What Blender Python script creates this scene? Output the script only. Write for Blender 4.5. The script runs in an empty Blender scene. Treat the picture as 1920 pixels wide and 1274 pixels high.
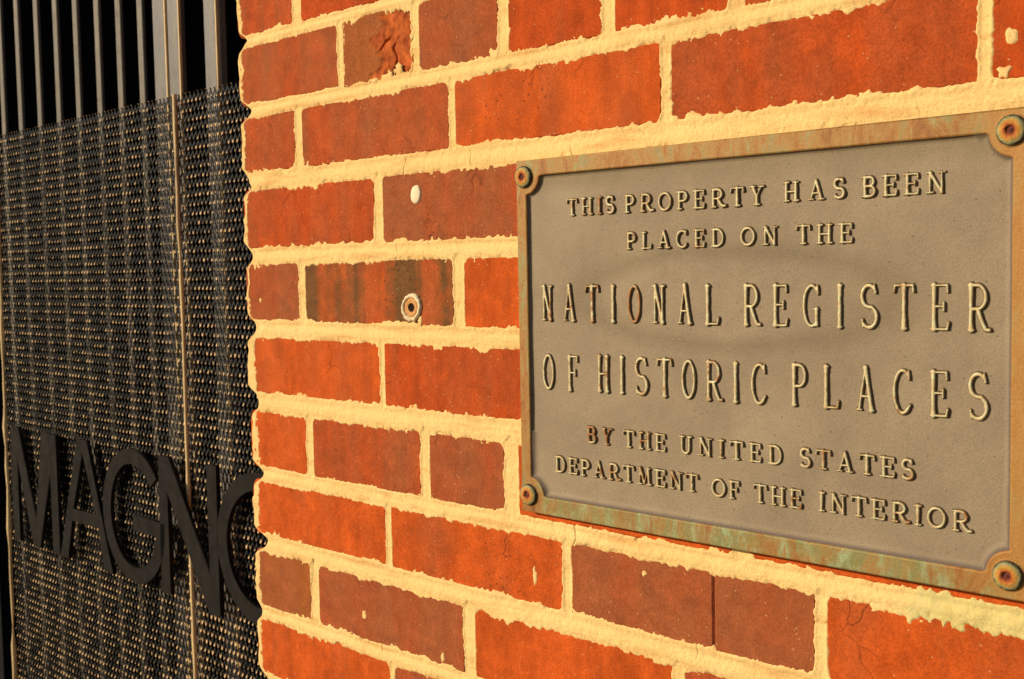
import bpy, math, random
import numpy as np
from mathutils import Vector, Matrix
random.seed(7); RNG = np.random.default_rng(11)
S = bpy.context.scene
COL = S.collection
MM = 0.001
ZO = 1.45                      # eye height; all z below are given in mm from the eye

# ------------------------------------------------------------------ camera
cam = bpy.data.cameras.new('camera'); camo = bpy.data.objects.new('camera', cam); COL.objects.link(camo)
yaw, pit, rol = 0.76603, -0.06326, -0.01894
R = Matrix.Rotation(yaw, 4, 'Z') @ Matrix.Rotation(math.pi/2+pit, 4, 'X') @ Matrix.Rotation(rol, 4, 'Z')
camo.matrix_world = Matrix.Translation((0, -0.61818, ZO)) @ R
cam.sensor_width = 36; cam.lens = 36*2143.65/1920
cam.clip_start = 0.02; cam.clip_end = 500
cam.dof.use_dof = True; cam.dof.focus_distance = 0.80; cam.dof.aperture_fstop = 25
S.camera = camo
# ------------------------------------------------------------------ light
AZ, EL = math.radians(38), math.radians(19)
w = bpy.data.worlds.new('World'); S.world = w; w.use_nodes = True
nt = w.node_tree; bg = nt.nodes['Background']
sky = nt.nodes.new('ShaderNodeTexSky'); sky.sky_type = 'NISHITA'; sky.sun_disc = False
sky.sun_elevation = EL; sky.sun_rotation = math.pi + AZ
nt.links.new(sky.outputs[0], bg.inputs[0]); bg.inputs[1].default_value = 0.06
sd = Vector((-math.sin(AZ)*math.cos(EL), -math.cos(AZ)*math.cos(EL), math.sin(EL)))
sl = bpy.data.lights.new('sun', 'SUN'); sl.energy = 4.4; sl.angle = math.radians(0.5); sl.color = (1, .84, .60)
so = bpy.data.objects.new('sun', sl); COL.objects.link(so); so.rotation_euler = sd.to_track_quat('Z', 'Y').to_euler()
S.view_settings.view_transform = 'Standard'; S.view_settings.look = 'None'
S.view_settings.exposure = 0.06; S.view_settings.gamma = 1; S.view_settings.use_curve_mapping = False
S.cycles.max_bounces = 6

# ------------------------------------------------------------------ node helpers
class NT:
    def __init__(s, name, rough=.8, metal=0, spec=.3):
        s.m = bpy.data.materials.new(name); s.m.use_nodes = True; s.t = s.m.node_tree
        s.b = s.t.nodes['Principled BSDF']
        s.b.inputs['Roughness'].default_value = rough; s.b.inputs['Metallic'].default_value = metal
        s.b.inputs['Specular IOR Level'].default_value = spec
        s.tc = s.t.nodes.new('ShaderNodeTexCoord').outputs['Object']; s.pos = s.t.nodes.new('ShaderNodeNewGeometry').outputs['Position']
    def n(s, typ, **k):
        x = s.t.nodes.new(typ)
        for a, v in k.items(): setattr(x, a, v)
        return x
    def put(s, sock, v):
        if hasattr(v, 'is_output'): s.t.links.new(v, sock)
        else: sock.default_value = v
    def math(s, op, a, b=0., c=0., clamp=False):
        x = s.n('ShaderNodeMath', operation=op, use_clamp=clamp)
        s.put(x.inputs[0], a); s.put(x.inputs[1], b); s.put(x.inputs[2], c); return x.outputs[0]
    def vec(s, v, scale=(1, 1, 1), add=(0, 0, 0)):
        x = s.n('ShaderNodeVectorMath', operation='MULTIPLY_ADD'); s.put(x.inputs[0], v); s.put(x.inputs[1], scale); s.put(x.inputs[2], add)
        return x.outputs[0]
    def noise(s, v, scale, detail=4, rough=.6, dist=0):
        x = s.n('ShaderNodeTexNoise'); s.put(x.inputs['Vector'], v); x.inputs['Scale'].default_value = scale
        x.inputs['Detail'].default_value = detail; x.inputs['Roughness'].default_value = rough; x.inputs['Distortion'].default_value = dist
        return x.outputs[0]
    def voro(s, v, scale, feature='F1'):
        x = s.n('ShaderNodeTexVoronoi', feature=feature); s.put(x.inputs['Vector'], v); x.inputs['Scale'].default_value = scale; return x.outputs[0]
    def ramp(s, f, *stops):
        x = s.n('ShaderNodeValToRGB'); s.put(x.inputs[0], f); e = x.color_ramp.elements
        while len(e) < len(stops): e.new(.5)
        for i, (p, c) in enumerate(stops):
            e[i].position = p; e[i].color = (c, c, c, 1) if not hasattr(c, '__len__') else (*c, 1)
        return x.outputs[0]
    def mix(s, f, a, b, mode='MIX'):
        x = s.n('ShaderNodeMix', data_type='RGBA', blend_type=mode)
        s.put(x.inputs[0], f)
        for i, v in ((6, a), (7, b)): s.put(x.inputs[i], v if hasattr(v, 'is_output') else (*v, 1))
        return x.outputs[2]
    def col(s, v): s.put(s.b.inputs['Base Color'], v if hasattr(v, 'is_output') else (*v, 1))
    def bump(s, h, dist, strength=1.0, normal=None):
        x = s.n('ShaderNodeBump'); s.put(x.inputs['Height'], h); x.inputs['Distance'].default_value = dist; x.inputs['Strength'].default_value = strength
        if normal: s.t.links.new(normal, x.inputs['Normal'])
        s.t.links.new(x.outputs[0], s.b.inputs['Normal']); return x.outputs[0]
    def sep(s, v): x = s.n('ShaderNodeSeparateXYZ'); s.put(x.inputs[0], v); return x.outputs
    def attr(s, name): x = s.n('ShaderNodeAttribute', attribute_name=name); return x.outputs['Fac']

# ------------------------------------------------------------------ object helpers
def link(name, me, mat=None, parent=None, loc=None):
    o = bpy.data.objects.new(name, me); COL.objects.link(o)
    if mat and not me.materials: me.materials.append(mat)
    if parent: o.parent = parent
    if loc is not None: o.location = loc
    return o
def thing(name, label, cat, loc=(0, 0, 0), group=None):
    o = bpy.data.objects.new(name, None); COL.objects.link(o); o.location = loc; o.empty_display_size = .05
    o['label'] = label; o['category'] = cat
    if group: o['group'] = group
    return o
def tag(o, label, cat): o['label'] = label; o['category'] = cat
def box(x0, x1, y0, y1, z0, z1, bev=0, name='box'):
    """a box in metres with chamfered edges, about its own coordinates"""
    import bmesh
    bm = bmesh.new(); bmesh.ops.create_cube(bm, size=1)
    for v in bm.verts: v.co = Vector((x0+(v.co.x+.5)*(x1-x0), y0+(v.co.y+.5)*(y1-y0), z0+(v.co.z+.5)*(z1-z0)))
    if bev: bmesh.ops.bevel(bm, geom=bm.edges[:], offset=bev, segments=1, affect='EDGES')
    me = bpy.data.meshes.new(name); bm.to_mesh(me); bm.free(); return me
def quads_mesh(name, V, F, attrs={}, smooth=True):
    me = bpy.data.meshes.new(name); n = len(F)
    me.vertices.add(len(V)); me.vertices.foreach_set('co', np.asarray(V, np.float32).ravel())
    me.loops.add(n*4); me.loops.foreach_set('vertex_index', np.asarray(F, np.int32).ravel())
    me.polygons.add(n); me.polygons.foreach_set('loop_start', np.arange(0, n*4, 4, dtype=np.int32))
    me.polygons.foreach_set('loop_total', np.full(n, 4, np.int32))
    me.polygons.foreach_set('use_smooth', np.full(n, smooth, bool))
    for k, a in attrs.items():
        at = me.attributes.new(k, 'FLOAT', 'POINT'); at.data.foreach_set('value', np.asarray(a, np.float32).ravel())
    me.update(calc_edges=True); me.validate(); return me
def grid_mesh(name, X, Y, Z, keep, attrs={}):
    """X,Y,Z 2D arrays (rows z, cols x); keep = vertex mask"""
    nz, nx = X.shape; idx = np.arange(nz*nx).reshape(nz, nx)
    k = keep[:-1, :-1] & keep[1:, :-1] & keep[:-1, 1:] & keep[1:, 1:]
    F = np.stack([idx[:-1, :-1][k], idx[:-1, 1:][k], idx[1:, 1:][k], idx[1:, :-1][k]], 1)
    used = np.unique(F); remap = np.zeros(nz*nx, np.int64); remap[used] = np.arange(len(used))
    V = np.stack([X.ravel(), Y.ravel(), Z.ravel()], 1)[used]
    return quads_mesh(name, V, remap[F], {a: v.ravel()[used] for a, v in attrs.items()})
_tabs = [RNG.standard_normal((256, 256)) for _ in range(8)]
def vnoise(x, z, wl, k=0):
    """smooth value noise of wavelength wl, std about 1"""
    t = _tabs[k % 8]; u = x/wl+37.3*k; v = z/wl+11.7*k
    i = np.floor(u).astype(int); j = np.floor(v).astype(int); fu = u-i; fv = v-j
    fu = fu*fu*(3-2*fu); fv = fv*fv*(3-2*fv)
    a = t[i % 256, j % 256]; b = t[(i+1) % 256, j % 256]; c = t[i % 256, (j+1) % 256]; d = t[(i+1) % 256, (j+1) % 256]
    return ((a*(1-fu)+b*fu)*(1-fv)+(c*(1-fu)+d*fu)*fv)*1.5
def fbm(x, z, wls, k=0): 
    s = 0; tot = 0
    for i, (wl, am) in enumerate(wls): s = s+am*vnoise(x, z, wl, k+i); tot += am*am
    return s/math.sqrt(tot)
def sst(a, b, x): t = np.clip((x-a)/(b-a), 0, 1); return t*t*(3-2*t)
def curve_solid(name, polys, half, bevel=0, res=1, shrink=0):
    """flat outline(s) in the XZ plane (metres) filled and thickened by +-half along y"""
    c = bpy.data.curves.new(name, 'CURVE'); c.dimensions = '2D'; c.fill_mode = 'BOTH'
    c.extrude = half-bevel; c.bevel_depth = bevel; c.bevel_resolution = res; c.offset = -bevel-shrink
    for p in polys:
        s = c.splines.new('POLY'); s.points.add(len(p)-1); s.use_cyclic_u = True
        for q, (x, z) in zip(s.points, p): q.co = (x, z, 0, 1)
    o = bpy.data.objects.new('tmp', c); COL.objects.link(o)
    dg = bpy.context.evaluated_depsgraph_get(); dg.update()
    me = bpy.data.meshes.new_from_object(o.evaluated_get(dg)); bpy.data.objects.remove(o)
    me.transform(Matrix.Rotation(math.pi/2, 4, 'X')); me.name = name; return me

# ================================================================== materials
def m_brick():
    k = NT('fired_brick', .85, 0, .10)
    oi = k.n('ShaderNodeObjectInfo'); rnd = oi.outputs['Random']
    off = k.n('ShaderNodeCombineXYZ'); 
    for i, mlt in enumerate((31, 17, 53)): k.put(off.inputs[i], k.math('MULTIPLY', rnd, mlt))
    v = k.n('ShaderNodeVectorMath', operation='ADD'); k.put(v.inputs[0], k.tc); k.put(v.inputs[1], off.outputs[0]); v = v.outputs[0]
    streak = k.noise(k.vec(v, (1, 1, .16)), 26, 3, .55, .3)
    cloud = k.noise(v, 22, 5, .65, .6)
    f = k.math('ADD', k.math('MULTIPLY', streak, 1.15), k.math('MULTIPLY', cloud, .55))
    f = k.math('ADD', k.math('SUBTRACT', f, .85), oi.outputs['Alpha'])
    f = k.math('SUBTRACT', f, k.math('MULTIPLY', k.math('GREATER_THAN', oi.outputs['Alpha'], .93), .45))
    f = k.ramp(f, (.18, 0), (.85, 1))
    brown = k.mix(k.noise(v, 40, 3), (.35, .086, .028), (.265, .088, .034))
    orange = k.mix(1, oi.outputs['Color'], k.ramp(k.noise(k.vec(v, (1, 1, .35)), 45, 4), (.25, .72), (.75, 1.22)), 'MULTIPLY')
    c = k.mix(f, orange, brown)
    # dark firing bands across the one flashed brick
    band = k.ramp(k.math('ADD', k.noise(k.vec(v, (1, 1, .05)), 30, 3, .5), k.math('MULTIPLY', k.math('SUBTRACT', k.noise(v, 90, 5, .7), .5), .30)), (.39, 0), (.58, 1))
    c = k.mix(k.math('MULTIPLY', band, k.math('GREATER_THAN', oi.outputs['Alpha'], .93)), c, k.mix(k.noise(v, 500, 3), (.22, .09, .028), (.085, .045, .018)))
    c = k.mix(1, c, k.ramp(k.noise(v, 700, 4, .8), (.3, .68), (.7, 1.32)), 'MULTIPLY')
    c = k.mix(1, c, k.ramp(k.noise(v, 70, 4, .6, .5), (.3, .84), (.7, 1.16)), 'MULTIPLY')
    # soot coloured pits, pale grit
    msk = k.ramp(k.noise(v, 9, 2), (.60, 0), (.68, 1))
    pit = k.ramp(k.voro(v, 190), (.10, 1), (.2, 0))
    c = k.mix(k.math('MULTIPLY', k.math('MULTIPLY', pit, msk), .75), c, (.05, .022, .015))
    grit = k.ramp(k.voro(k.vec(v, (1, 1, 1), (3, 3, 3)), 150), (.045, 1), (.1, 0))
    c = k.mix(k.math('MULTIPLY', grit, .55), c, (.75, .48, .24))
    # hairline cracks
    dv = k.n('ShaderNodeVectorMath', operation='ADD'); k.put(dv.inputs[0], v)
    nn = k.n('ShaderNodeTexNoise'); k.put(nn.inputs[0], v); nn.inputs['Scale'].default_value = 60
    k.put(dv.inputs[1], k.vec(nn.outputs[1], (.02, .02, .02)))
    ck = k.ramp(k.voro(dv.outputs[0], 28, 'DISTANCE_TO_EDGE'), (.0, 1), (.022, 0))
    ck = k.math('MULTIPLY', ck, k.ramp(k.noise(v, 14, 2), (.60, 0), (.70, 1)))
    c = k.mix(k.math('MULTIPLY', ck, .4), c, (.09, .02, .008))
    chip = k.attr('chip'); c = k.mix(chip, c, k.mix(k.ramp(k.noise(v, 130, 4), (.35, 0), (.65, 1)), (.30, .060, .016), (.55, .13, .028)))
    k.col(c)
    h = k.math('ADD', k.math('MULTIPLY', k.noise(v, 420, 5, .7), .5), k.math('MULTIPLY', k.noise(k.vec(v, (1, 1, .4)), 90, 3), .8))
    h = k.math('SUBTRACT', h, k.math('MULTIPLY', k.math('MULTIPLY', pit, msk), .6))
    h = k.math('SUBTRACT', h, k.math('MULTIPLY', ck, .6))
    h = k.math('ADD', h, k.math('MULTIPLY', chip, k.math('MULTIPLY', k.noise(v, 150, 5, .7), 1.2)))
    k.bump(h, .0009, .8)
    return k.m
def m_mortar():
    k = NT('lime_mortar', .9, 0, .15); v = k.pos
    c = k.mix(k.noise(v, 14, 4), (.80, .53, .195), (.90, .64, .28))
    c = k.mix(k.ramp(k.noise(k.vec(v, (.25, 1, 1.6)), 60, 4), (.52, 0), (.75, 1)), c, (.68, .37, .12))
    c = k.mix(1, c, k.ramp(k.noise(v, 1100, 3, .7), (.25, .72), (.7, 1.16)), 'MULTIPLY')
    c = k.mix(k.math('MULTIPLY', k.ramp(k.noise(v, 38, 5, .7), (.55, 0), (.72, 1)), .45), c, (.66, .37, .13))
    gr = k.ramp(k.voro(v, 330), (.12, 1), (.22, 0)); c = k.mix(k.math('MULTIPLY', k.math('MULTIPLY', gr, k.ramp(k.noise(v, 60, 2), (.5, 0), (.6, 1))), .4), c, (.36, .20, .08))
    dv = k.n('ShaderNodeVectorMath', operation='ADD'); k.put(dv.inputs[0], k.vec(v, (1, 1, .25)))
    nn = k.n('ShaderNodeTexNoise'); k.put(nn.inputs[0], v); nn.inputs['Scale'].default_value = 50
    k.put(dv.inputs[1], k.vec(nn.outputs[1], (.012, 0, .012)))
    ck = k.ramp(k.voro(dv.outputs[0], 11, 'DISTANCE_TO_EDGE'), (.0, 1), (.010, 0))
    ck = k.math('MULTIPLY', ck, k.ramp(k.noise(v, 20, 2), (.56, 0), (.66, 1)))
    c = k.mix(k.math('MULTIPLY', ck, .3), c, (.38, .15, .04))
    # verdigris that washed off the bronze plaque's lower right corner
    p = k.sep(v); n2 = k.noise(v, 35, 5, .7)
    mx = k.ramp(k.math('ADD', k.math('MULTIPLY', k.math('ADD', p[0], .300), 22), k.math('MULTIPLY', k.math('SUBTRACT', n2, .5), .8)), (.1, 0), (.6, 1))
    mz = k.math('MULTIPLY', k.math('LESS_THAN', p[2], ZO-.172), k.math('GREATER_THAN', p[2], ZO-.26))
    st = k.ramp(n2, (.35, (.34, .36, .12)), (.5, (.66, .60, .24)), (.65, (.42, .50, .25)))
    c = k.mix(k.math('MULTIPLY', k.math('MULTIPLY', mx, mz), .6), c, st)
    k.col(c)
    h = k.math('ADD', k.math('MULTIPLY', k.noise(v, 700, 5, .75), .5), k.noise(v, 160, 3))
    h = k.math('SUBTRACT', h, ck)
    k.bump(h, .0010, .85); return k.m
def m_paint(name, c, rough=.45, dust=None, spec=.5, sc=30):
    k = NT(name, rough, 0, spec); v = k.pos
    base = k.mix(k.noise(v, sc, 4), tuple(x*.75 for x in c), tuple(x*1.3 for x in c))
    if dust: base = k.mix(k.ramp(k.noise(k.vec(v, (1, 1, .12)), 60, 5, .7), (.48, 0), (.72, 1)), base, dust)
    k.col(base); k.put(k.b.inputs['Roughness'], k.ramp(k.noise(v, 50, 4), (.3, rough*.75), (.7, min(1, rough*1.4))))
    k.bump(k.noise(v, 350, 4), .0006, .5); return k.m
def m_mesh():
    k = NT('black_steel_mesh_glints', .5, .0, .15); v = k.pos
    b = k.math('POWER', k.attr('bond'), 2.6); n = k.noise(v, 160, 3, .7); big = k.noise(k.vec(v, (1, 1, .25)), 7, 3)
    low = k.ramp(k.math('SUBTRACT', ZO-.15, k.sep(v)[2]), (0, 0), (.5, 1))      # golden sunlit tone painted in towards the foot of the gate
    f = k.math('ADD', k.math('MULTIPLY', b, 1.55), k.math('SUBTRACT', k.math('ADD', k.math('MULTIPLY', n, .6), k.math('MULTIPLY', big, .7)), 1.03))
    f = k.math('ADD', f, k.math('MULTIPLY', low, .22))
    c = k.mix(k.ramp(f, (.2, 0), (.85, 1)), k.mix(k.noise(v, 40, 3), (.004, .004, .005), (.013, .012, .012)), (.85, .58, .30))  # pale tan on the knuckles is a painted sun glint, over black steel
    k.col(c); return k.m
def m_bronze(kind):
    k = NT('weathered_bronze_'+kind, .62, .15, .4); v = k.pos; p = k.sep(v)
    if kind == 'frame':
        st = k.vec(v, (1, 1, .33))
        n1 = k.noise(st, 60, 8, .78, .9); n2 = k.noise(k.vec(v, (1, 1, .8), (7, 3, 1)), 17, 4, .6)
        c = k.ramp(n1, (.30, (.16, .060, .014)), (.43, (.30, .125, .024)), (.52, (.34, .185, .048)), (.62, (.26, .19, .075)), (.75, (.42, .17, .024)))
        low = k.math('LESS_THAN', p[2], ZO-.160)
        gm = k.math('ADD', k.math('MULTIPLY', n1, .7), k.math('ADD', k.math('MULTIPLY', n2, .6), k.math('MULTIPLY', low, .065)))
        gm = k.ramp(gm, (.655, 0), (.80, 1))
        green = k.mix(k.ramp(k.noise(k.vec(v, (1, 1, .5), (2, 2, 2)), 110, 5, .75), (.47, 0), (.62, 1)), (.20, .20, .07), (.30, .40, .22))
        c = k.mix(k.math('MULTIPLY', gm, .85), c, green)
        right = k.ramp(k.math('ADD', p[0], .25), (0, 0), (.03, 1))
        c = k.mix(k.math('MULTIPLY', right, .6), c, k.mix(n2, (.48, .19, .03), (.38, .23, .06)))
        c = k.mix(1, c, k.ramp(k.noise(v, 900, 3), (.3, .85), (.7, 1.12)), 'MULTIPLY')
        k.col(c); k.bump(k.noise(v, 400, 4, .7), .0005, .6)
    elif kind == 'field':
        n1 = k.noise(v, 16, 4, .6, .4); c = k.mix(k.ramp(n1, (.3, 0), (.7, 1)), (.243, .184, .122), (.325, .251, .163))
        # faint dark oval ring and dirty cloud around it
        ex = k.math('MULTIPLY', k.math('ADD', p[0], .405), 1/.115); ez = k.math('MULTIPLY', k.math('SUBTRACT', p[2], ZO-.022), 1/.030)
        r = k.math('SQRT', k.math('ADD', k.math('MULTIPLY', ex, ex), k.math('MULTIPLY', ez, ez)))
        r = k.math('ADD', r, k.math('MULTIPLY', k.math('SUBTRACT', k.noise(v, 30, 3), .5), .25))
        ring = k.ramp(k.math('ABSOLUTE', k.math('SUBTRACT', r, 1.0)), (.0, 1), (.28, 0))
        c = k.mix(k.math('MULTIPLY', ring, .42), c, (.15, .108, .058))
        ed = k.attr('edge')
        c = k.mix(ed, c, (.135, .098, .082))  # dull bluish sky reflection of the curled rim, put into the colour
        sp = k.ramp(k.noise(v, 1300, 2, .5), (.28, .82), (.5, 1.0), (.72, 1.10)); c = k.mix(1, c, sp, 'MULTIPLY')
        pk = k.ramp(k.voro(v, 130), (.05, 1), (.09, 0)); c = k.mix(k.math('MULTIPLY', pk, .6), c, (.08, .05, .03))
        tp = k.math('MULTIPLY', k.ramp(k.math('SUBTRACT', p[2], ZO+.050), (0, 0), (.015, 1)), k.noise(k.vec(v, (.5, 1, 1)), 60, 4))
        c = k.mix(k.math('MULTIPLY', tp, .75), c, (.14, .10, .035))
        k.col(c); k.bump(k.noise(v, 800, 4, .7), .0006, .6); k.b.inputs['Roughness'].default_value = .75
    elif kind == 'letter':
        oi = k.n('ShaderNodeObjectInfo'); n = k.noise(v, 170, 4, .65, .4)
        pale = k.mix(k.ramp(k.noise(v, 260, 3), (.4, 0), (.65, 1)), (.52, .38, .19), (.56, .54, .33))
        rust = k.mix(n, (.22, .07, .018), (.40, .17, .045))
        f = k.ramp(k.math('ADD', oi.outputs['Alpha'], k.math('MULTIPLY', k.math('SUBTRACT', n, .5), 1.6)), (.4, 0), (.65, 1))
        c = k.mix(f, pale, rust)
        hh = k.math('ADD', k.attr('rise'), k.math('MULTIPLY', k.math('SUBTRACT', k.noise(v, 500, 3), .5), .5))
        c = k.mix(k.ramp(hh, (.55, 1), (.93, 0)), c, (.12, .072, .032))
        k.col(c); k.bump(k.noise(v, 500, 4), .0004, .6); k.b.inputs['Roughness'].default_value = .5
    elif kind == 'screw':
        o = k.sep(k.tc); r = k.math('SQRT', k.math('ADD', k.math('MULTIPLY', o[0], o[0]), k.math('MULTIPLY', o[2], o[2])))
        n = k.noise(v, 260, 5, .7, .8); r = k.math('ADD', k.math('MULTIPLY', r, 1/.0078), k.math('MULTIPLY', k.math('SUBTRACT', n, .5), .5))
        c = k.ramp(r, (.12, (.10, .02, .012)), (.27, (.20, .03, .012)), (.45, (.52, .16, .02)), (.68, (.52, .28, .05)), (.84, (.30, .30, .14)), (.97, (.06, .045, .03)))
        k.col(c); k.bump(n, .0016, .9)
    return k.m
BR, MO = m_brick(), m_mortar()
BFR, BFI, BLE, BSC = (m_bronze(x) for x in ('frame', 'field', 'letter', 'screw'))
MESH = m_mesh()
BARM = m_paint('black_gate_paint', (.12, .10, .078), .5, (.20, .155, .105), .3)
POSTM = m_paint('steel_post_paint', (.10, .092, .09), .4, (.17, .14, .10), .4)
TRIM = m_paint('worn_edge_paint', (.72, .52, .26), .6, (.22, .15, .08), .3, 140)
LETM = m_paint('charcoal_letter_paint', (.014, .012, .011), .7, (.022, .017, .013), .08)
BLK = m_paint('backdrop_black', (.008, .008, .008), .9, None, .1)  # near-black colour stands in for the darkness behind the gate
WHT = m_paint('white_filler', (.78, .66, .44), .9, (.60, .42, .22), .1, 300)

# ================================================================== structure: pavement, added dark backdrop behind the gate
def m_pave():
    k = NT('concrete', .9, 0, .2); k.col(k.mix(k.noise(k.pos, 6, 6, .7), (.16, .145, .125), (.24, .22, .19))); k.bump(k.noise(k.pos, 120, 5), .002, .5); return k.m
g = link('pavement', box(-60, 60, -80, 40, -.2, 0), m_pave()); g['kind'] = 'structure'; g['label'] = 'grey concrete pavement below the wall and gate'
for nm, lb, a in (('backdrop_far_wall', 'added near-black far wall keeping the passage behind the gate dark', (-6.5, -.96, 3.2, 3.4, 0.004, 3.6)),
              ('backdrop_side_wall', 'added near-black side wall keeping the passage left of the gate dark', (-3.4, -3.1, .60, 3.19, 0.004, 3.59)),
              ('backdrop_inner_wall', 'added near-black side wall darkening the space behind the brick pier', (-.955, -.80, .60, 3.19, 0.004, 3.59)),
              ('backdrop_ceiling', 'added near-black ceiling shading the passage behind the gate', (-3.09, -.96, .62, 3.19, 3.30, 3.5))):
    o = link(nm, box(*a), BLK); o['kind'] = 'structure'; o['label'] = lb  # unseen shell added to keep sky and sun out behind the gate
o = link('backdrop_floor', box(-3.09, -.96, .62, 3.19, .004, .012), BLK); o['kind'] = 'structure'; o['label'] = 'added near-black floor keeping the passage behind the gate dark'

# ================================================================== brick wall
OR = (.44, .066, .010); OR2 = (.51, .086, .012); RD = (.42, .060, .012); OC = (.33, .095, .018)
XL = -950
# row: (z_bottom, z_top, [(xl, xr, brownness, colour)])
rows = [
 (222, 277, [(-943, -861, .45, OR), (-847, -650, .12, OR), (-637, -443, .15, RD), (-433, -240, .35, OR)]),
 (158, 211, [(-943, -797, .60, OR), (-787, -701, .55, OC), (-691, -604, .78, OR), (-592, -504, .12, OR), (-492, -402, .10, OR), (-390, -302, .2, OR), (-290, -202, .15, OR)]),
 (94, 145, [(-943, -862, .62, OR), (-851, -659, .60, OR), (-651, -455, .28, OR2), (-446, -247, .40, OR), (-239, -45, .12, OR)]),
 (23, 76.5, [(-942, -753, .34, OR), (-741, -545, .70, RD), (-535, -341, .3, OR), (-330, -140, .3, OR)]),
 (-45.5, 7, [(-943, -863, .72, RD), (-853, -658, .95, OR2), (-645, -450, .18, OR2), (-440, -245, .3, OR)]),
 (-115, -62, [(-938, -751, .25, OR2), (-744, -550, .30, OR), (-540, -345, .3, OR), (-335, -140, .3, OR)]),
 (-187, -134, [(-937, -859, .12, OR2), (-848, -702, .48, OR), (-690, -606, .80, RD), (-590, -402, .1, OR2), (-389, -205, .05, OR2)]),
 (-252.5, -201.5, [(-938, -749, .20, OR2), (-741, -548, .22, OR2), (-539, -344, .86, RD), (-335, -140, .33, OR2)]),
 (-323.5, -270, [(-942, -859, .62, OC), (-846, -655, .82, RD), (-641, -450, .12, OR2), (-440, -245, .55, RD)]),
 (-391, -338, [(-942, -748, .14, OR2), (-741, -548, .75, RD), (-537, -345, .4, OR)])]
def fill(row, zi):
    x = row[-1][1]+10
    while x < 390: row.append((x, min(x+194, 400), random.choice([.1, .2, .35, .6, .8]), random.choice([OR, OR2, RD]))); x += 204
for i, r in enumerate(rows): fill(r[2], i)
def auto(i):
    if i % 2: return [(-942, -861, random.random(), OR)] + [(-851, -657, random.random()*.9, random.choice([OR, OR2]))]
    return [(-942, -751, random.random()*.9, OR)]
z = 277+14; i = 0
while z < 800: r = auto(i); fill(r, 0); rows.insert(0, (z, z+54, r)); z += 68; i += 1
z = -391-14; i = 1
while z-54 > -1440: r = auto(i); fill(r, 0); rows.append((z-54, z, r)); z -= 68; i += 1
wall = thing('brick_wall', 'orange red brick pier with wide cream mortar joints carrying the bronze plaque', 'brick wall', (0, 0, 0))
cache = {}
def arris_brick(w_, h_, dp):
    '''brick at the pier's corner: worn round where its left end meets the joints'''
    P = []
    for (x, z, sx, sz) in ((w_/2, -h_/2, -1, 1), (w_/2, h_/2, -1, -1), (-w_/2, h_/2, 1, -1), (-w_/2, -h_/2, 1, 1)):
        rr = 1.0 if sx < 0 else 9.0
        c = [(x+sx*rr*(1-math.sin(a)), z+sz*rr*(1-math.cos(a))) for a in (0, math.pi/6, math.pi/3, math.pi/2)]
        P += c if (sx < 0) == (sz > 0) else c[::-1]
    n = len(P); V = []
    for (ins, y) in ((2.0, 0), (0, 2.2), (0, dp)):
        V += [((x-ins*(1 if x > 0 else -1))*MM, y*MM, (z-ins*(1 if z > 0 else -1))*MM) for x, z in P]
    F = [tuple(range(n))[::-1], tuple(range(2*n, 3*n))]
    for L in range(2): F += [(L*n+j, L*n+(j+1) % n, (L+1)*n+(j+1) % n, (L+1)*n+j) for j in range(n)]
    me = bpy.data.meshes.new('brick'); me.from_pydata(V, [], F)
    import bmesh
    bm = bmesh.new(); bm.from_mesh(me); bmesh.ops.recalc_face_normals(bm, faces=bm.faces[:]); bm.to_mesh(me); bm.free(); return me
def brick(xl, xr, zb, zt, a, c):
    ex = 1.6; left = xl < -930
    if left: xl = XL+ex
    w_, h_ = xr-xl+2*ex, zt-zb+2*ex; dp = 100 if w_ > 150 or not left else 192
    key = (round(w_), round(h_), dp)
    if left and key+(1,) not in cache: cache[key+(1,)] = arris_brick(*key)
    if left: key = key+(1,)
    if key not in cache: cache[key] = box(-key[0]/2*MM, key[0]/2*MM, 0, dp*MM, -key[1]/2*MM, key[1]/2*MM, .0016 if not left else .0022)
    cx = (xl+xr)/2*MM; cz = ZO+(zt+zb)/2*MM
    o = link('brick', cache[key], BR, wall, (cx, random.uniform(-.0001, .0002), cz)); o.rotation_euler = (random.uniform(-.002, .002), 0, random.uniform(-.0008, .0008))
    o.color = (*c, a); return o
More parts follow.
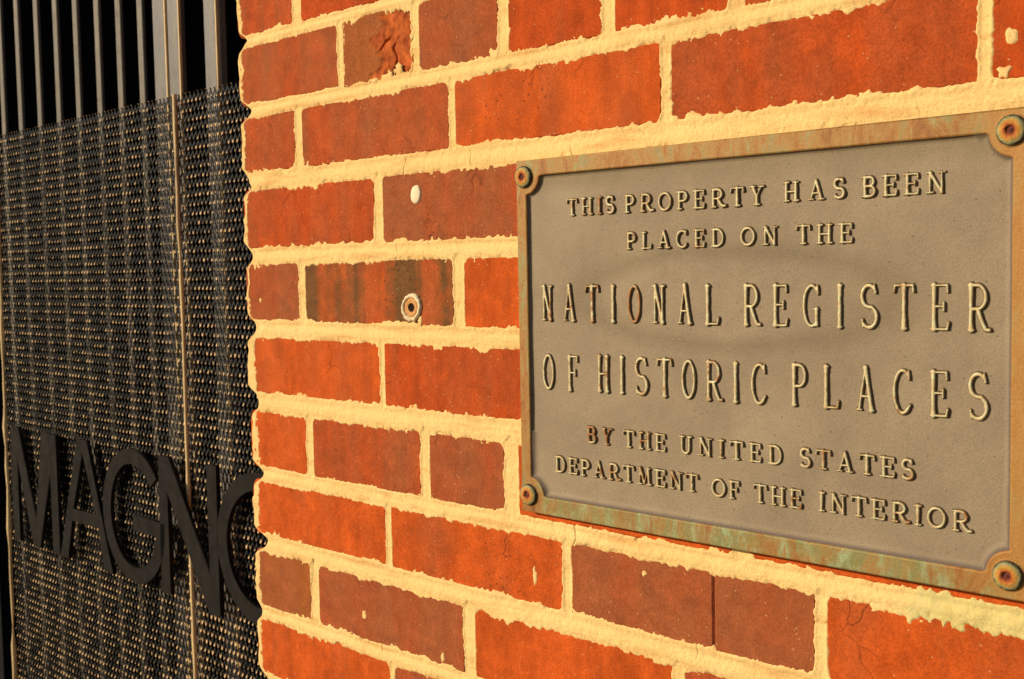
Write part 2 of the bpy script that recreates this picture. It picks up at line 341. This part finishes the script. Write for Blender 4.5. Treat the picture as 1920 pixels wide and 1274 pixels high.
for ri, (zb, zt, row) in enumerate(rows):
    for (xl, xr, a, c) in row:
        if abs(zb-158) < 1 and xl == -787:                     # the spalled brick: fine mesh with a broken right half
            X, Z = np.meshgrid(np.arange(xl-1.6, xr+2, .7), np.arange(zb-1.6, zt+2, .7))
            bound = -746+ (185-Z)*-.15 + 12*fbm(X*0, Z, [(22, 1), (8, .6), (3, .3)], 2)+ np.where(Z < 170, (170-Z)*.6, 0)
            m = sst(0, 5, X-bound)
            dep = m*(1.3+.6*fbm(X, Z*.7, [(14, 1), (6, .6), (2.5, .25)], 1)+.5*np.abs(fbm(X, Z*.6, [(9, 1)], 5)))
            crack = np.exp(-((X+722-(Z-185)*.25+2*vnoise(X*0, Z, 9, 4))/1.0)**2)*sst(195, 180, Z); dep += crack*2.5*m
            crack2 = np.exp(-((Z-178-(X+745)*.75+1.5*vnoise(X, Z*0, 8, 3))/.9)**2)*sst(-725, -732, X); dep += crack2*2.5*m
            cx, cz = (xl+xr)/2, (zb+zt)/2
            me = grid_mesh('brick', (X-cx)*MM, np.clip(dep, 0, 6)*MM, (Z-cz)*MM, np.ones_like(X, bool), {'chip': m})
            o = link('brick', me, BR, wall, (cx*MM, 0, ZO+cz*MM)); o.color = (*c, a); o['label'] = 'ochre brown brick with its right half broken away to rough orange clay'
            s = link('brick', box(-(xr-xl)/2*MM, (xr-xl)/2*MM, .0075, .1, -(zt-zb)/2*MM, (zt-zb)/2*MM), BR, wall, (cx*MM, 0, ZO+cz*MM)); s.color = (*c, .5); s.name = 'brick_core'
            continue
        if xl == -539 and abs(zb+252.5) < 1:                    # cracked clean through
            for q0, q1 in ((xl, -416.6), (-415.0, xr)):
                o = brick(q0, q1-(1.6 if q1 < -400 else 0), zb, zt, a, c)
                o['label'] = 'dark red brown half of a brick cracked through'
            continue
        o = brick(xl, xr, zb, zt, a, c)
        if xl == -853 and a == .95: o['label'] = 'flashed brick with dark vertical firing bands'
        if xl < -930 and xr-xl > 150: brick_back = link('brick', box(-.0485, .0485, 0, .088, -(zt-zb)/2*MM, (zt-zb)/2*MM, .0016), BR, wall, (-.900, .104, ZO+(zt+zb)/2*MM)); brick_back.color = (*c, a)
# backing of the joints
link('mortar', box(-.928, .398, .0085, .19, .005, ZO+.86), MO, wall)
def joint_field(X, Z):
    d = np.full(X.shape, 1e3); hz = np.zeros(X.shape); rel = np.zeros(X.shape)
    for (zb, zt, row) in rows:
        zm = (Z > zb-14) & (Z < zt+14)
        if not zm.any(): continue
        r0, r1 = np.where(zm.any(1))[0][[0, -1]]; sl_ = slice(r0, r1+1)
        dv = np.maximum(Z[sl_]-zt, zb-Z[sl_])
        for (xl, xr, *_ ) in row:
            dh = np.maximum(xl-X[sl_], X[sl_]-xr); dd = np.maximum(dh, dv)
            cor = np.minimum(dh+5, dv+5); dd = np.where((dh > -5) & (dv > -5), np.hypot(np.maximum(dh+5, 0), np.maximum(dv+5, 0))-5, dd)
            mk = dd < d[sl_]; d[sl_][mk] = dd[mk]; hz[sl_][mk] = (dh-dv)[mk]
    return d, hz
def mortar_sheet(x0, x1, z0, z1, st, hole=None, skip=None):
    X, Z = np.meshgrid(np.arange(x0, x1+st/2, st), np.arange(z0, z1+st/2, st))
    d, hz = joint_field(X, Z)
    vert = sst(-1, 3, hz)*sst(-934, -930, X)                                   # 1 in vertical joints
    n = fbm(X, Z, [(16, .9), (7, .7), (3.2, .75), (1.6, .55)], 0)
    amp = (.75+.55*sst(-.3, 1.5, vnoise(X, Z, 60, 3)))*(1-.55*vert)
    # drip line of ragged smears under the plaque
    amp = np.minimum(amp, 1.15)*(1+.15*sst(-600, -480, X)*np.exp(-((Z+196)/14)**2))
    e = d+amp*1.35*n
    slope = .30+.3*vert
    h = np.clip(e*slope, -3, .24+.07*vnoise(X, Z, 25, 5))
    h = np.where(e < 0, e*slope*1.6, h)
    # tooled profile: hollow under each brick, proud lip below it
    prof = np.zeros(X.shape)
    for a, b in zip(rows[:-1], rows[1:]):
        zt_, zb_ = a[0], b[1]; u = (zt_-Z)/(zt_-zb_); mk = (u > 0) & (u < 1)
        prof = np.where(mk, -.75*np.exp(-((u-.30)/.17)**2)+.45*np.exp(-((u-.66)/.2)**2), prof)
    h = h + prof*sst(0, 3.5, d)*(1-.85*vert) - .7*vert*sst(0, 2.5, d)
    h = h + sst(-1, 2, d)*(.13*vnoise(X, Z, 12, 6)+.05*vnoise(X, Z, 3, 7)+.05*vnoise(X, Z, 1.5, 4))
    # joints stop short of the arris and round over
    notch = np.zeros(X.shape)
    jz = np.full(X.shape, 99.)
    for (zb, zt, row) in rows: jz = np.minimum(jz, np.maximum(Z-zt, zb-Z))
    edge = XL+1.3*vnoise(X*0, Z, 17, 2)+.5*vnoise(X*0, Z, 5, 3)+sst(-6.5, 6.5, jz)*(17+3*vnoise(X*0, Z, 22, 4))
    t = np.clip((edge+2.2-X)/2.2, 0, 1); h = np.where((X < edge+5) & (d > -2) & (X < -930), np.maximum(h, .15), h); h = h-t*t*3
    keep = ((h > -1.2) | (d > -.6)) & (X > edge-.5)
    if hole: keep &= ~((X > hole[0]) & (X < hole[1]) & (Z > hole[2]) & (Z < hole[3]))
    if skip: keep &= ~((X > skip[0]) & (X < skip[1]) & (Z > skip[2]) & (Z < skip[3]))
    me = grid_mesh('mortar', X*MM, -h*MM, ZO+Z*MM, keep); return me
link('mortar', mortar_sheet(-954, -150, -408, 286, .75, hole=(-572, -222, -172, 70)), MO, wall)
link('mortar', mortar_sheet(-952, 398, -1436, 800, 3.0, skip=(-960, -152, -406, 284)), MO, wall)

# ================================================================== bronze plaque
PL = thing('bronze_plaque', 'weathered bronze plaque with raised lettering screwed to the brick wall', 'plaque', (-.397, 0, ZO-.052))
def inv(me): me.transform(Matrix.Translation((.397, 0, -(ZO-.052)))); return me
ox0, ox1, oz0, oz1 = -579.0, -215.5, -180.8, 77.0
ix0, ix1, iz0, iz1 = -569.0, -225.0, -168.0, 65.3
def notch_rect(x0, x1, z0, z1, r, push=0):
    P = []
    for cx, cz, s0 in ((x0-1, z0, 0), (x1+1, z0, 1), (x1+1, z1, 2), (x0-1, z1, 3)):
        cs = [(1, 1), (-1, 1), (-1, -1), (1, -1)][s0]
        a0 = math.atan2(0, 1)
        pts = []
        for t in range(9):
            a = math.radians(4+82*t/8)
            pts.append((cx+cs[0]*r*math.sin(a)*(1.0), cz+cs[1]*r*math.cos(a)))
        # small flares where the arc meets the straight edges
        pts = [(cx+cs[0]*1.0, cz+cs[1]*(r+1.6))] + pts + [(cx+cs[0]*(r+1.8), cz+cs[1]*.2)]
        if s0 in (1, 3): pts = pts[::-1]
        # order counter-clockwise starting bottom-left: BL goes from left edge to bottom edge
        P += pts
    return P
inner = notch_rect(ix0, ix1, iz0, iz1, 13.5)
outer = [(ox0, oz0), (ox1, oz0), (ox1, oz1), (ox0, oz1)]
m_ = [[(x*MM, z*MM) for x, z in p] for p in (outer, inner)]
fr = curve_solid('frame', m_, .0044, .0011, 2); fr.transform(Matrix.Translation((0, -.0046, ZO)))
link('frame', inv(fr), BFR, PL)
# field: shallow dished grid, its edge curling up to the frame
X, Z = np.meshgrid(np.arange(ix0-2, ix1+2.1, .9), np.arange(iz0-2, iz1+2.1, .9))
dd = np.minimum(np.minimum(X-ix0, ix1-X), np.minimum(Z-iz0, iz1-Z))
for cx in (ix0-1, ix1+1):
    for cz in (iz0, iz1): dd = np.minimum(dd, np.hypot(X-cx, Z-cz)-13.5)
wd = np.where(Z < -120, 5.2, np.where(X > -245, 4.2, 2.2))
rise = np.clip(1-dd/wd, 0, 1)**2
Yf = -(5.9+2.1*rise+.08*fbm(X, Z, [(25, 1), (7, .6)], 2))
link('field', inv(grid_mesh('field', X*MM, Yf*MM, ZO+Z*MM, dd > -1.6, {'edge': sst(.1, .8, rise)})), BFI, PL)
link('back_plate', inv(box(-.5775, -.217, -.0035, -.0005, ZO-.1795, ZO+.0755)), BFI, PL)

# ---- stroke alphabet: (kind, points, weight, flare)
def arc(cx, cy, rx, ry, a0, a1, n=18): return [(cx+rx*math.cos(math.radians(a0+(a1-a0)*t/n)), cy+ry*math.sin(math.radians(a0+(a1-a0)*t/n))) for t in range(n+1)]
def glyph(ch, big):
    """returns width, strokes [(pts, weight)], serifs [(x, y, halflen)] ; unit height"""
    W = {'T': .84, 'H': .98, 'I': .40, 'S': .64, 'P': .78, 'R': .98, 'O': .98, 'E': .80, 'Y': .94, 'A': 1.0, 'B': .80, 'N': 1.0, 'L': .78, 'C': .86, 'D': .92, 'U': .90, 'M': 1.14, 'G': .92, 'F': .74}[ch]
    if big: W = {'I': .24, 'T': .44, 'N': .40, 'A': .46, 'L': .42, 'O': .43, 'R': .44, 'E': .42, 'G': .46, 'S': .44, 'H': .42, 'F': .40, 'C': .44, 'P': .42}[ch]
    K, k = (1., .62); l = .10*W if not big else .05; r = W-l; sl = .16 if not big else .07
    st, se = [], []
    def stem(x, y0=0, y1=1, w=K, bot=True, top=True):
        st.append(([(x, y0), (x, y1)], w)); 
        if bot: se.append((x, y0, sl))
        if top: se.append((x, y1, sl))
    tick = .20 if not big else .15
    sx = l+.10 if not big else l+.03
    mid = .50
    if ch == 'I': stem(W/2)
    elif ch == 'T': stem(W/2, top=False); st.append(([(l*.3, 1), (W-l*.3, 1)], k)); st.append(([(l*.3, 1), (l*.3-.02, 1-tick)], k)); st.append(([(W-l*.3, 1), (W-l*.3+.02, 1-tick)], k))
    elif ch == 'H': stem(sx); stem(W-sx); st.append(([(sx, mid), (W-sx, mid)], k))
    elif ch == 'L': stem(sx); st.append(([(sx, 0), (r, 0)], k)); st.append(([(r, 0), (r+.03, tick)], k))
    elif ch in 'EF':
        stem(sx); st.append(([(sx, 1), (r, 1)], k)); st.append(([(r, 1), (r+.01, 1-tick)], k))
        st.append(([(sx, mid+.02), (r*.80, mid+.02)], k)); st.append(([(r*.80, mid+.10), (r*.80, mid-.07)], k))
        if ch == 'E': st.append(([(sx, 0), (r, 0)], k)); st.append(([(r, 0), (r+.03, tick)], k))
    elif ch in 'PRB':
        stem(sx); xr = W-l if ch != 'R' else W-l-.12*(not big); a, b = (.47, 1) if ch != 'B' else (.53, 1)
        ry = (b-a)/2; cx = sx+(xr-sx)*.45; rx = xr-cx-(.06 if ch == 'B' else 0)
        st.append(([(sx, b)]+arc(cx, (a+b)/2, rx, ry, 90, -90)+[(sx, a)], .85))
        if ch == 'B': rx += .06; st.append(([(sx, .53)]+arc(cx, .265, rx, .265, 90, -90)+[(sx, 0)], .85))
        if ch == 'R':
            st.append(([(cx+rx*.1, a), (W*.72, .14), (W*.86, .01), (W+.02, .03)] if not big else [(cx, a), (W*.74, .16), (W*.9, .01), (W+.03, 0)], .95))
    elif ch == 'D': stem(sx); st.append(([(sx, 1)]+arc(sx+.22, .5, W-l-sx-.22, .5, 90, -90)+[(sx, 0)], .85))
    elif ch == 'O': st.append((arc(W/2, .5, W/2-l*.7, .5, 0, 360, 32), .85))
    elif ch in 'CG':
        st.append((arc(W/2+.02, .5, W/2-l*.5, .5, 52, 308 if ch == 'C' else 300, 28), .85))
        ex, ey = st[-1][0][0]; st.append(([(ex+.02, ey+.09), (ex+.03, ey-.10)], k))
        if ch == 'G': st.append(([(W-l-.04, .04), (W-l-.04, .42)], .9)); se.append((W-l-.06, .42, sl*.9))
        else: ex, ey = st[0][0][-1]; st.append(([(ex, ey), (ex+.05, ey+.08)], k))
    elif ch == 'S':
        a = arc(W/2, .745, W/2-l, .255, 42, 262, 16); b = arc(W/2, .25, W/2-l*.8, .25, 82, -140, 16)
        st.append((a+b[1:], .95)); ex, ey = a[0]; st.append(([(ex, ey+.09), (ex+.03, ey-.09)], k)); ex, ey = b[-1]; st.append(([(ex-.02, ey+.09), (ex, ey-.07)], k))
    elif ch == 'U':
        r_ = W/2-sx; st.append(([(sx, 1), (sx, .3)]+arc(W/2, .3, r_, .3, 180, 360, 14)+[(W-sx, 1)], .85)); se += [(sx, 1, sl), (W-sx, 1, sl)]
    elif ch == 'A':
        st.append(([(sx, 0), (W/2, 1.02)], k)); st.append(([(W/2, 1.02), (W-sx, 0)], K)); st.append(([(sx+.12*W, .33), (W-sx-.12*W, .33)], k)); se += [(sx, 0, sl*.9), (W-sx, 0, sl)]
    elif ch == 'Y': st.append(([(sx, 1), (W/2, .46)], K)); st.append(([(W-sx, 1), (W/2, .46)], k)); st.append(([(W/2, .46), (W/2, 0)], K)); se += [(sx, 1, sl), (W-sx, 1, sl), (W/2, 0, sl)]
    elif ch == 'N': st.append(([(sx, 0), (sx, 1)], .75)); st.append(([(sx, 1), (W-sx, 0)], K)); st.append(([(W-sx, 0), (W-sx, 1)], .75)); se += [(sx, 0, sl), (sx-.03, 1, sl*.7), (W-sx, 1, sl)]
    elif ch == 'M': st.append(([(sx, 0), (sx+.05, 1)], k)); st.append(([(sx+.05, 1), (W/2, .05)], K)); st.append(([(W/2, .05), (W-sx-.05, 1)], k)); st.append(([(W-sx-.05, 1), (W-sx, 0)], K)); se += [(sx, 0, sl), (W-sx, 0, sl), (sx, 1, .08), (W-sx, 1, .08)]
    return W, st, se
def seg_d(X, Z, a, b):
    ax, az = a; bx, bz = b; vx, vz = bx-ax, bz-az; L = vx*vx+vz*vz+1e-9
    t = np.clip(((X-ax)*vx+(Z-az)*vz)/L, 0, 1); return np.hypot(X-ax-t*vx, Z-az-t*vz), t
lmesh = {}
def letter_mesh(ch, H, wmm, big):
    key = (ch, round(H, 1), round(wmm, 1))
    if key in lmesh: return lmesh[key]
    W, st, se = glyph(ch, big); sx = wmm/W if big else wmm/W
    hw = (.98 if not big else 1.15)                              # half stem width in mm
    stp = .27 if not big else .33; pad = 2.6
    X, Z = np.meshgrid(np.arange(-pad, wmm+pad, stp), np.arange(-pad, H+pad, stp))
    d = np.full(X.shape, 99.)
    ins = hw*.62
    def pt(p): return (p[0]*sx, ins+p[1]*(H-2*ins))
    for pts, wt in st:
        q = [pt(p) for p in pts]
        for a, b in zip(q[:-1], q[1:]):
            dd_, t = seg_d(X, Z, a, b)
            fl = .0
            if big and len(q) == 2 and wt >= .9: fl = .38*np.abs(2*t-1)**3     # flared stems on the tall letters
            d = np.minimum(d, dd_-hw*wt-fl)
    for (x, y, s) in se:
        a = pt((x, y)); L = s*sx if not big else 1.35
        d = np.minimum(d, seg_d(X, Z, (a[0]-L, a[1]), (a[0]+L, a[1]))[0]-hw*.58)
    d = d+.06*fbm(X+17*ord(ch), Z, [(2.5, 1), (1.2, .6)], 3)
    hgt = sst(.50, -.42, d); crown = np.clip(-d/hw, 0, 1)*.25
    me = grid_mesh('letter', X*MM, -(1.75*hgt+crown)*MM, Z*MM, d < .85, {'rise': hgt})
    lmesh[key] = me; return me
def word(txt, x0, x1, z, H, big):
    ws = [glyph(c, big)[0] for c in txt]
    base = H*(.92 if not big else 1.0)
    k = base; gap = (x1-x0-sum(ws)*k)/max(1, len(ws)-1)
    if not big and gap < 1.6: k = (x1-x0-1.6*(len(ws)-1))/sum(ws); gap = 1.6
    x = x0
    for c, w_ in zip(txt, ws):
        me = letter_mesh(c, H, w_*k, big)
        o = link('letter', me, BLE, PL, ((x)*MM+.397, -.0058, z*MM+.052))
        o.color = (1, 1, 1, RUST.get((txt, round(x-x0 > -1) and len(PL.children)), random.choice([.05, .1, .2, .3, .12, .42])))
        if (x, z) and (txt in ('THIS', 'BY') or random.random() < .02+.20*max(0, (-420-x)/130) or (txt == 'NATIONAL' and c in 'TO') or (txt == 'HISTORIC' and c in 'H')): o.color = (1, 1, 1, random.choice([.45, .6]))
        x += w_*k+gap
RUST = {}
for line in [
 (12.0, False, [('THIS', -532, -489, 35), ('PROPERTY', -480.8, -372.4, 34.8), ('HAS', -360.3, -319.4, 35.8), ('BEEN', -309.8, -260.2, 35.6)]),
 (11.6, False, [('PLACED', -479.8, -401.2, 10.2), ('ON', -390.3, -363.3, 10.3), ('THE', -351.4, -314.4, 10.1)]),
 (25.4, True, [('NATIONAL', -557.5, -405.5, -39.1), ('REGISTER', -388.7, -237.1, -39.0)]),
 (25.4, True, [('OF', -557.8, -523, -88.8), ('HISTORIC', -506.7, -371.5, -87.6), ('PLACES', -355.4, -236.5, -86.6)]),
 (11.9, False, [('BY', -517, -493, -124.4), ('THE', -484.3, -448, -124.4), ('UNITED', -437.7, -360.6, -123.9), ('STATES', -349.4, -277.8, -123.5)]),
 (11.8, False, [('DEPARTMENT', -547.3, -422.8, -148.4), ('OF', -413, -391.1, -149.2), ('THE', -381.8, -347.3, -149.2), ('INTERIOR', -337.4, -245.5, -148.6)])]:
    H, big, ws = line
    for t, a, b, z in ws: word(t, a+.4, b-.4, z, H, big)
# ---- rosette screws
def lathe(name, prof, n=36, wob=0):
    V, F = [], []; jag = [random.uniform(-1, 1) for _ in range(n)]
    for i, (r, y) in enumerate(prof):
        for j in range(n):
            a = 2*math.pi*j/n; rr = r*(1+wob*.6*math.sin(2*a+i*.3)+wob*(.6*jag[j]+.5*jag[(j*7+3) % n]*(i % 2))) ; V.append((rr*math.cos(a), y, rr*math.sin(a)))
    for i in range(len(prof)-1):
        for j in range(n): F.append((i*n+j, i*n+(j+1) % n, (i+1)*n+(j+1) % n, (i+1)*n+j))
    return quads_mesh(name, V, F)
sp = [(.0079, .001), (.0080, -.0012), (.0076, -.0022), (.0066, -.0031), (.0052, -.0037), (.0038, -.0040), (.0028, -.0038), (.0023, -.0029), (.0020, -.0022), (.0012, -.0026), (.0004, -.0031), (.00001, -.0031)]
sm = lathe('screw', sp, 36, .012)
for (x, z) in ((-570.6, 65), (-571.2, -167.6), (-225.3, 65.6), (-225.2, -167.6)):
    o = link('screw', sm, BSC, PL, (x*MM+.397, -.0091, z*MM+.052)); o.rotation_euler = (0, random.random()*6, 0); o.scale = (1, .82, 1)
    pt = link('screw_rim', lathe('screw_rim', [(.0078, -.0001), (.0086, -.0003), (.0091, .0003), (.0088, .0012)], 36), BFR, o, (0, 0, 0))

# ================================================================== fixings left in the wall
o = link('wall_plug', lathe('wall_plug', [(.0068, .0005), (.0067, -.0006), (.0055, -.0013), (.003, -.0016), (.00001, -.0015)], 20, .05), WHT, None, (-.6990, 0, ZO+.0600))
o.scale = (.92, 1, 1.12)
tag(o, 'round white filler plug in the brick above the rusty anchor', 'wall plug')
an = thing('wall_anchor', 'rusty hollow anchor with crusty white ring in the dark banded brick', 'wall anchor', (-.7075, 0, ZO-.0315))
lo = lathe('collar', [(.0118, .0004), (.0116, -.0014), (.0106, -.0021), (.0092, -.0022), (.0084, -.0010), (.0080, .0005)], 44, .075); o = link('collar', lo, WHT, an)
k = NT('rusty_sleeve', .8); k.col(k.mix(k.noise(k.pos, 300, 4), (.50, .17, .035), (.72, .42, .16))); k.bump(k.noise(k.pos, 500, 3), .0008)
link('sleeve', lathe('sleeve', [(.0082, .0006), (.0076, -.0010), (.0058, -.0016), (.0046, -.0004), (.0040, -.0012), (.0034, .0004)], 28, .06), k.m, an)
DK = m_paint('dark_hole', (.02, .008, .005), .9, None, .1)
link('bore', lathe('bore', [(.0036, .0002), (.0030, .0006), (.00001, .0007)], 20, .05), DK, an, (0, -.0012, 0))

# splashes of mortar left on the brick faces
for (x, z, w_, h_) in ((-781, -302.5, 3.2, 4.5), (-680, -317.6, 2.2, 5.0), (-575.8, -231.5, 2.4, 7.0), (-472.9, -212, 2.2, 2.2), (-229.7, 115, 3.4, 4.6), (-716, 163.5, 4.6, 4.5), (-698, -42.2, 3.2, 5.0), (-925, -27, 2.2, 2.6), (-233, 97.5, 4.0, 3.6)):
    n_ = 14; pr = [(1.0, .0003), (.85, -.00025), (.5, -.0004), (.001, -.0004)]; V, F = [], []
    ws = [random.uniform(.6, 1.25) for _ in range(n_)]
    for (q, y) in pr:
        for j in range(n_):
            a = 2*math.pi*j/n_; V.append((q*w_*MM*ws[j]*math.cos(a), y, q*h_*MM*ws[j]*math.sin(a)))
    for a in range(3):
        for j in range(n_): F.append((a*n_+j, a*n_+(j+1) % n_, (a+1)*n_+(j+1) % n_, (a+1)*n_+j))
    link('mortar_splash', quads_mesh('mortar_splash', V, F), MO, wall, (x*MM, 0, ZO+z*MM))

# ================================================================== metal gate
G = .200
GT = thing('metal_gate', 'black steel gate with expanded mesh panel, upright bars and cut out letters', 'gate', (-1.5, G, 0))
def gl(name, me, mat): me.transform(Matrix.Translation((1.5, -G, 0))); return link(name, me, mat, GT)
ztop = ZO+.2415; zlo = .10; px_, pz = 9.9, 12.5
xs0 = -2002; ns = int((2002-962)/(px_/2)); nr = int((ztop-zlo)*1000/pz)
i = np.arange(ns)[:, None]; r = np.arange(nr)[None, :]
sg = np.where((i+r) % 2 == 0, 1., -1.)
xc = xs0+(i+.5)*px_/2+0*r
RB = 1.05   # half length of a bond
xo = px_/4-.75
pts = np.zeros((ns, nr*2, 3)); pts[:, 0::2, 0] = xc+sg*xo; pts[:, 1::2, 0] = xc+sg*xo
pts[:, 0::2, 2] = ztop*1000-r*pz-2+RB; pts[:, 1::2, 2] = ztop*1000-r*pz-2-RB
wav = 1.1*vnoise(xc, -r*pz+0*xc, 190, 1)                       # the sheet is not dead flat
pts[:, 0::2, 1] = G*1000+sg*.75-.55+wav; pts[:, 1::2, 1] = G*1000+sg*.75+.55+wav
# the sheet's left edge leans a little
lean = -(.242*1000-(pts[..., 2]-ZO*1000))*.020*np.clip(1-(pts[..., 0]+2002)/500, 0, 1)
pts[..., 0] += lean
hwid, hth = .96, .50
cs = np.array([(-hwid, -hth), (hwid, -hth), (hwid, hth), (-hwid, hth)])
V = (pts[:, :, None, :]+np.stack([cs[:, 0], cs[:, 1], 0*cs[:, 0]], 1)[None, None]).reshape(-1, 3)*MM
n2 = nr*2; vid = np.arange(ns*n2*4).reshape(ns, n2, 4); F = []
for c in range(4): F.append(np.stack([vid[:, :-1, c], vid[:, :-1, (c+1) % 4], vid[:, 1:, (c+1) % 4], vid[:, 1:, c]], -1).reshape(-1, 4))
F = np.concatenate(F)
bond = np.zeros((ns, n2, 4)); bond[:, 0::2] = 1.; bond[:, 1::2] = .15; bond[:, 0::2] *= RNG.uniform(.62, 1.08, (ns, nr, 1))  # mask for the glint painted at the top of each bond
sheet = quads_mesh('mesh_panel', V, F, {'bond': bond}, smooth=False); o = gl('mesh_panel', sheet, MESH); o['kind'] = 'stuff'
zt_ = 3.0
for k_, xc_ in enumerate([-2011, -1942.5, -1868.5, -1799, -1730, -1660, -1594, -1530]):
    gl('bar', box((xc_-8.0)*MM, (xc_+8.0)*MM, .216, .2215, .06, zt_, .0012), BARM)
gl('post', box(-1.482, -1.4455, .209, .219, .03, zt_, .002), POSTM)
gl('post', box(-1.4425, -1.410, .209, .219, .03, zt_, .002), POSTM)
gl('post', box(-1.361, -1.3255, .214, .232, .03, zt_, .005), POSTM)
gl('post', box(-1.292, -1.20, .260, .32, .03, zt_, .012), m_paint('glossy_black', (.006, .006, .008), .08, None, .6))
gl('rail', box(-2.03, -.96, .213, .235, .06, .10, .0015), BARM)
# worn trim rods along the sheet's seam and left edge
def rod(x0, x1, y, z0, z1, r, seed):
    V, F = [], []; n = 90
    for a in range(n+1):
        t = a/n; z_ = z0+(z1-z0)*t; x = x0+(x1-x0)*t+float(vnoise(np.array([seed*50.]), np.array([a*1.]), 3, 2)[0])*.0006; rr = r*(1+.22*float(vnoise(np.array([seed*9.]), np.array([a*1.]), 2, 3)[0]))
        for b in range(8): V.append((x+rr*math.cos(b*math.pi/4), y+rr*math.sin(b*math.pi/4), z_))
    for a in range(n):
        for b in range(8): F.append((a*8+b, a*8+(b+1) % 8, (a+1)*8+(b+1) % 8, (a+1)*8+b))
    return quads_mesh('trim_rod', V, F)
gl('trim_rod', rod(-1.411, -1.4075, .1965, .08, ztop, .0033, 1), TRIM)
gl('trim_rod', rod(-2.044, -1.998, .1965, .08, ztop, .0036, 2), TRIM)
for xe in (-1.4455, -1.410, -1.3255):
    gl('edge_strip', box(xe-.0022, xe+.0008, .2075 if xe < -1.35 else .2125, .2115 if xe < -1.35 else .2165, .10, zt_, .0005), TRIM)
# cut-out letters (front at 180 mm)
def plate(polys):
    me = curve_solid('letter', [[(x*MM, z*MM) for x, z in p] for p in polys], .0032, .0005, 1, .0017)
    me.transform(Matrix.Translation((0, .1855, ZO))); return gl('letter', me, LETM)
T, B = -252, -452
plate([[(-1966, B), (-1963, T), (-1929, T), (-1875, -402), (-1842, T), (-1787, T-1), (-1787, B), (-1815, B), (-1815, -325), (-1862, B), (-1888, B), (-1938, -315), (-1938, B)]])
plate([[(-1790, B), (-1716, T), (-1680, T), (-1609, B), (-1640, B), (-1655, -388), (-1740, -388), (-1759, B)], [(-1733, -365), (-1662, -365), (-1697, -278)]])
def ring(cx, cz, ro, ri, a0, a1, n=40):
    o_ = [(cx+ro[0]*math.cos(math.radians(a0+(a1-a0)*t/n)), cz+ro[1]*math.sin(math.radians(a0+(a1-a0)*t/n))) for t in range(n+1)]
    i_ = [(cx+ri[0]*math.cos(math.radians(a1+(a0-a1)*t/n)), cz+ri[1]*math.sin(math.radians(a1+(a0-a1)*t/n))) for t in range(n+1)]
    return o_, i_
o_, i_ = ring(-1543, -352, (94, 101), (66, 75), 38, 345)
plate([o_+[(-1452, -376), (-1451, -349), (-1545, -349), (-1545, -374), (-1482, -374)]+i_[1:]])
plate([[(-1469, B), (-1466, T), (-1436, T), (-1340, -402), (-1340, T), (-1313, T), (-1314, -457), (-1345, -457), (-1441, -310), (-1441, B)]])
o_, i_ = ring(-1218, -351, (101, 101), (74, 74), 0, 360, 60)
plate([o_[:-1], i_[:-1]])
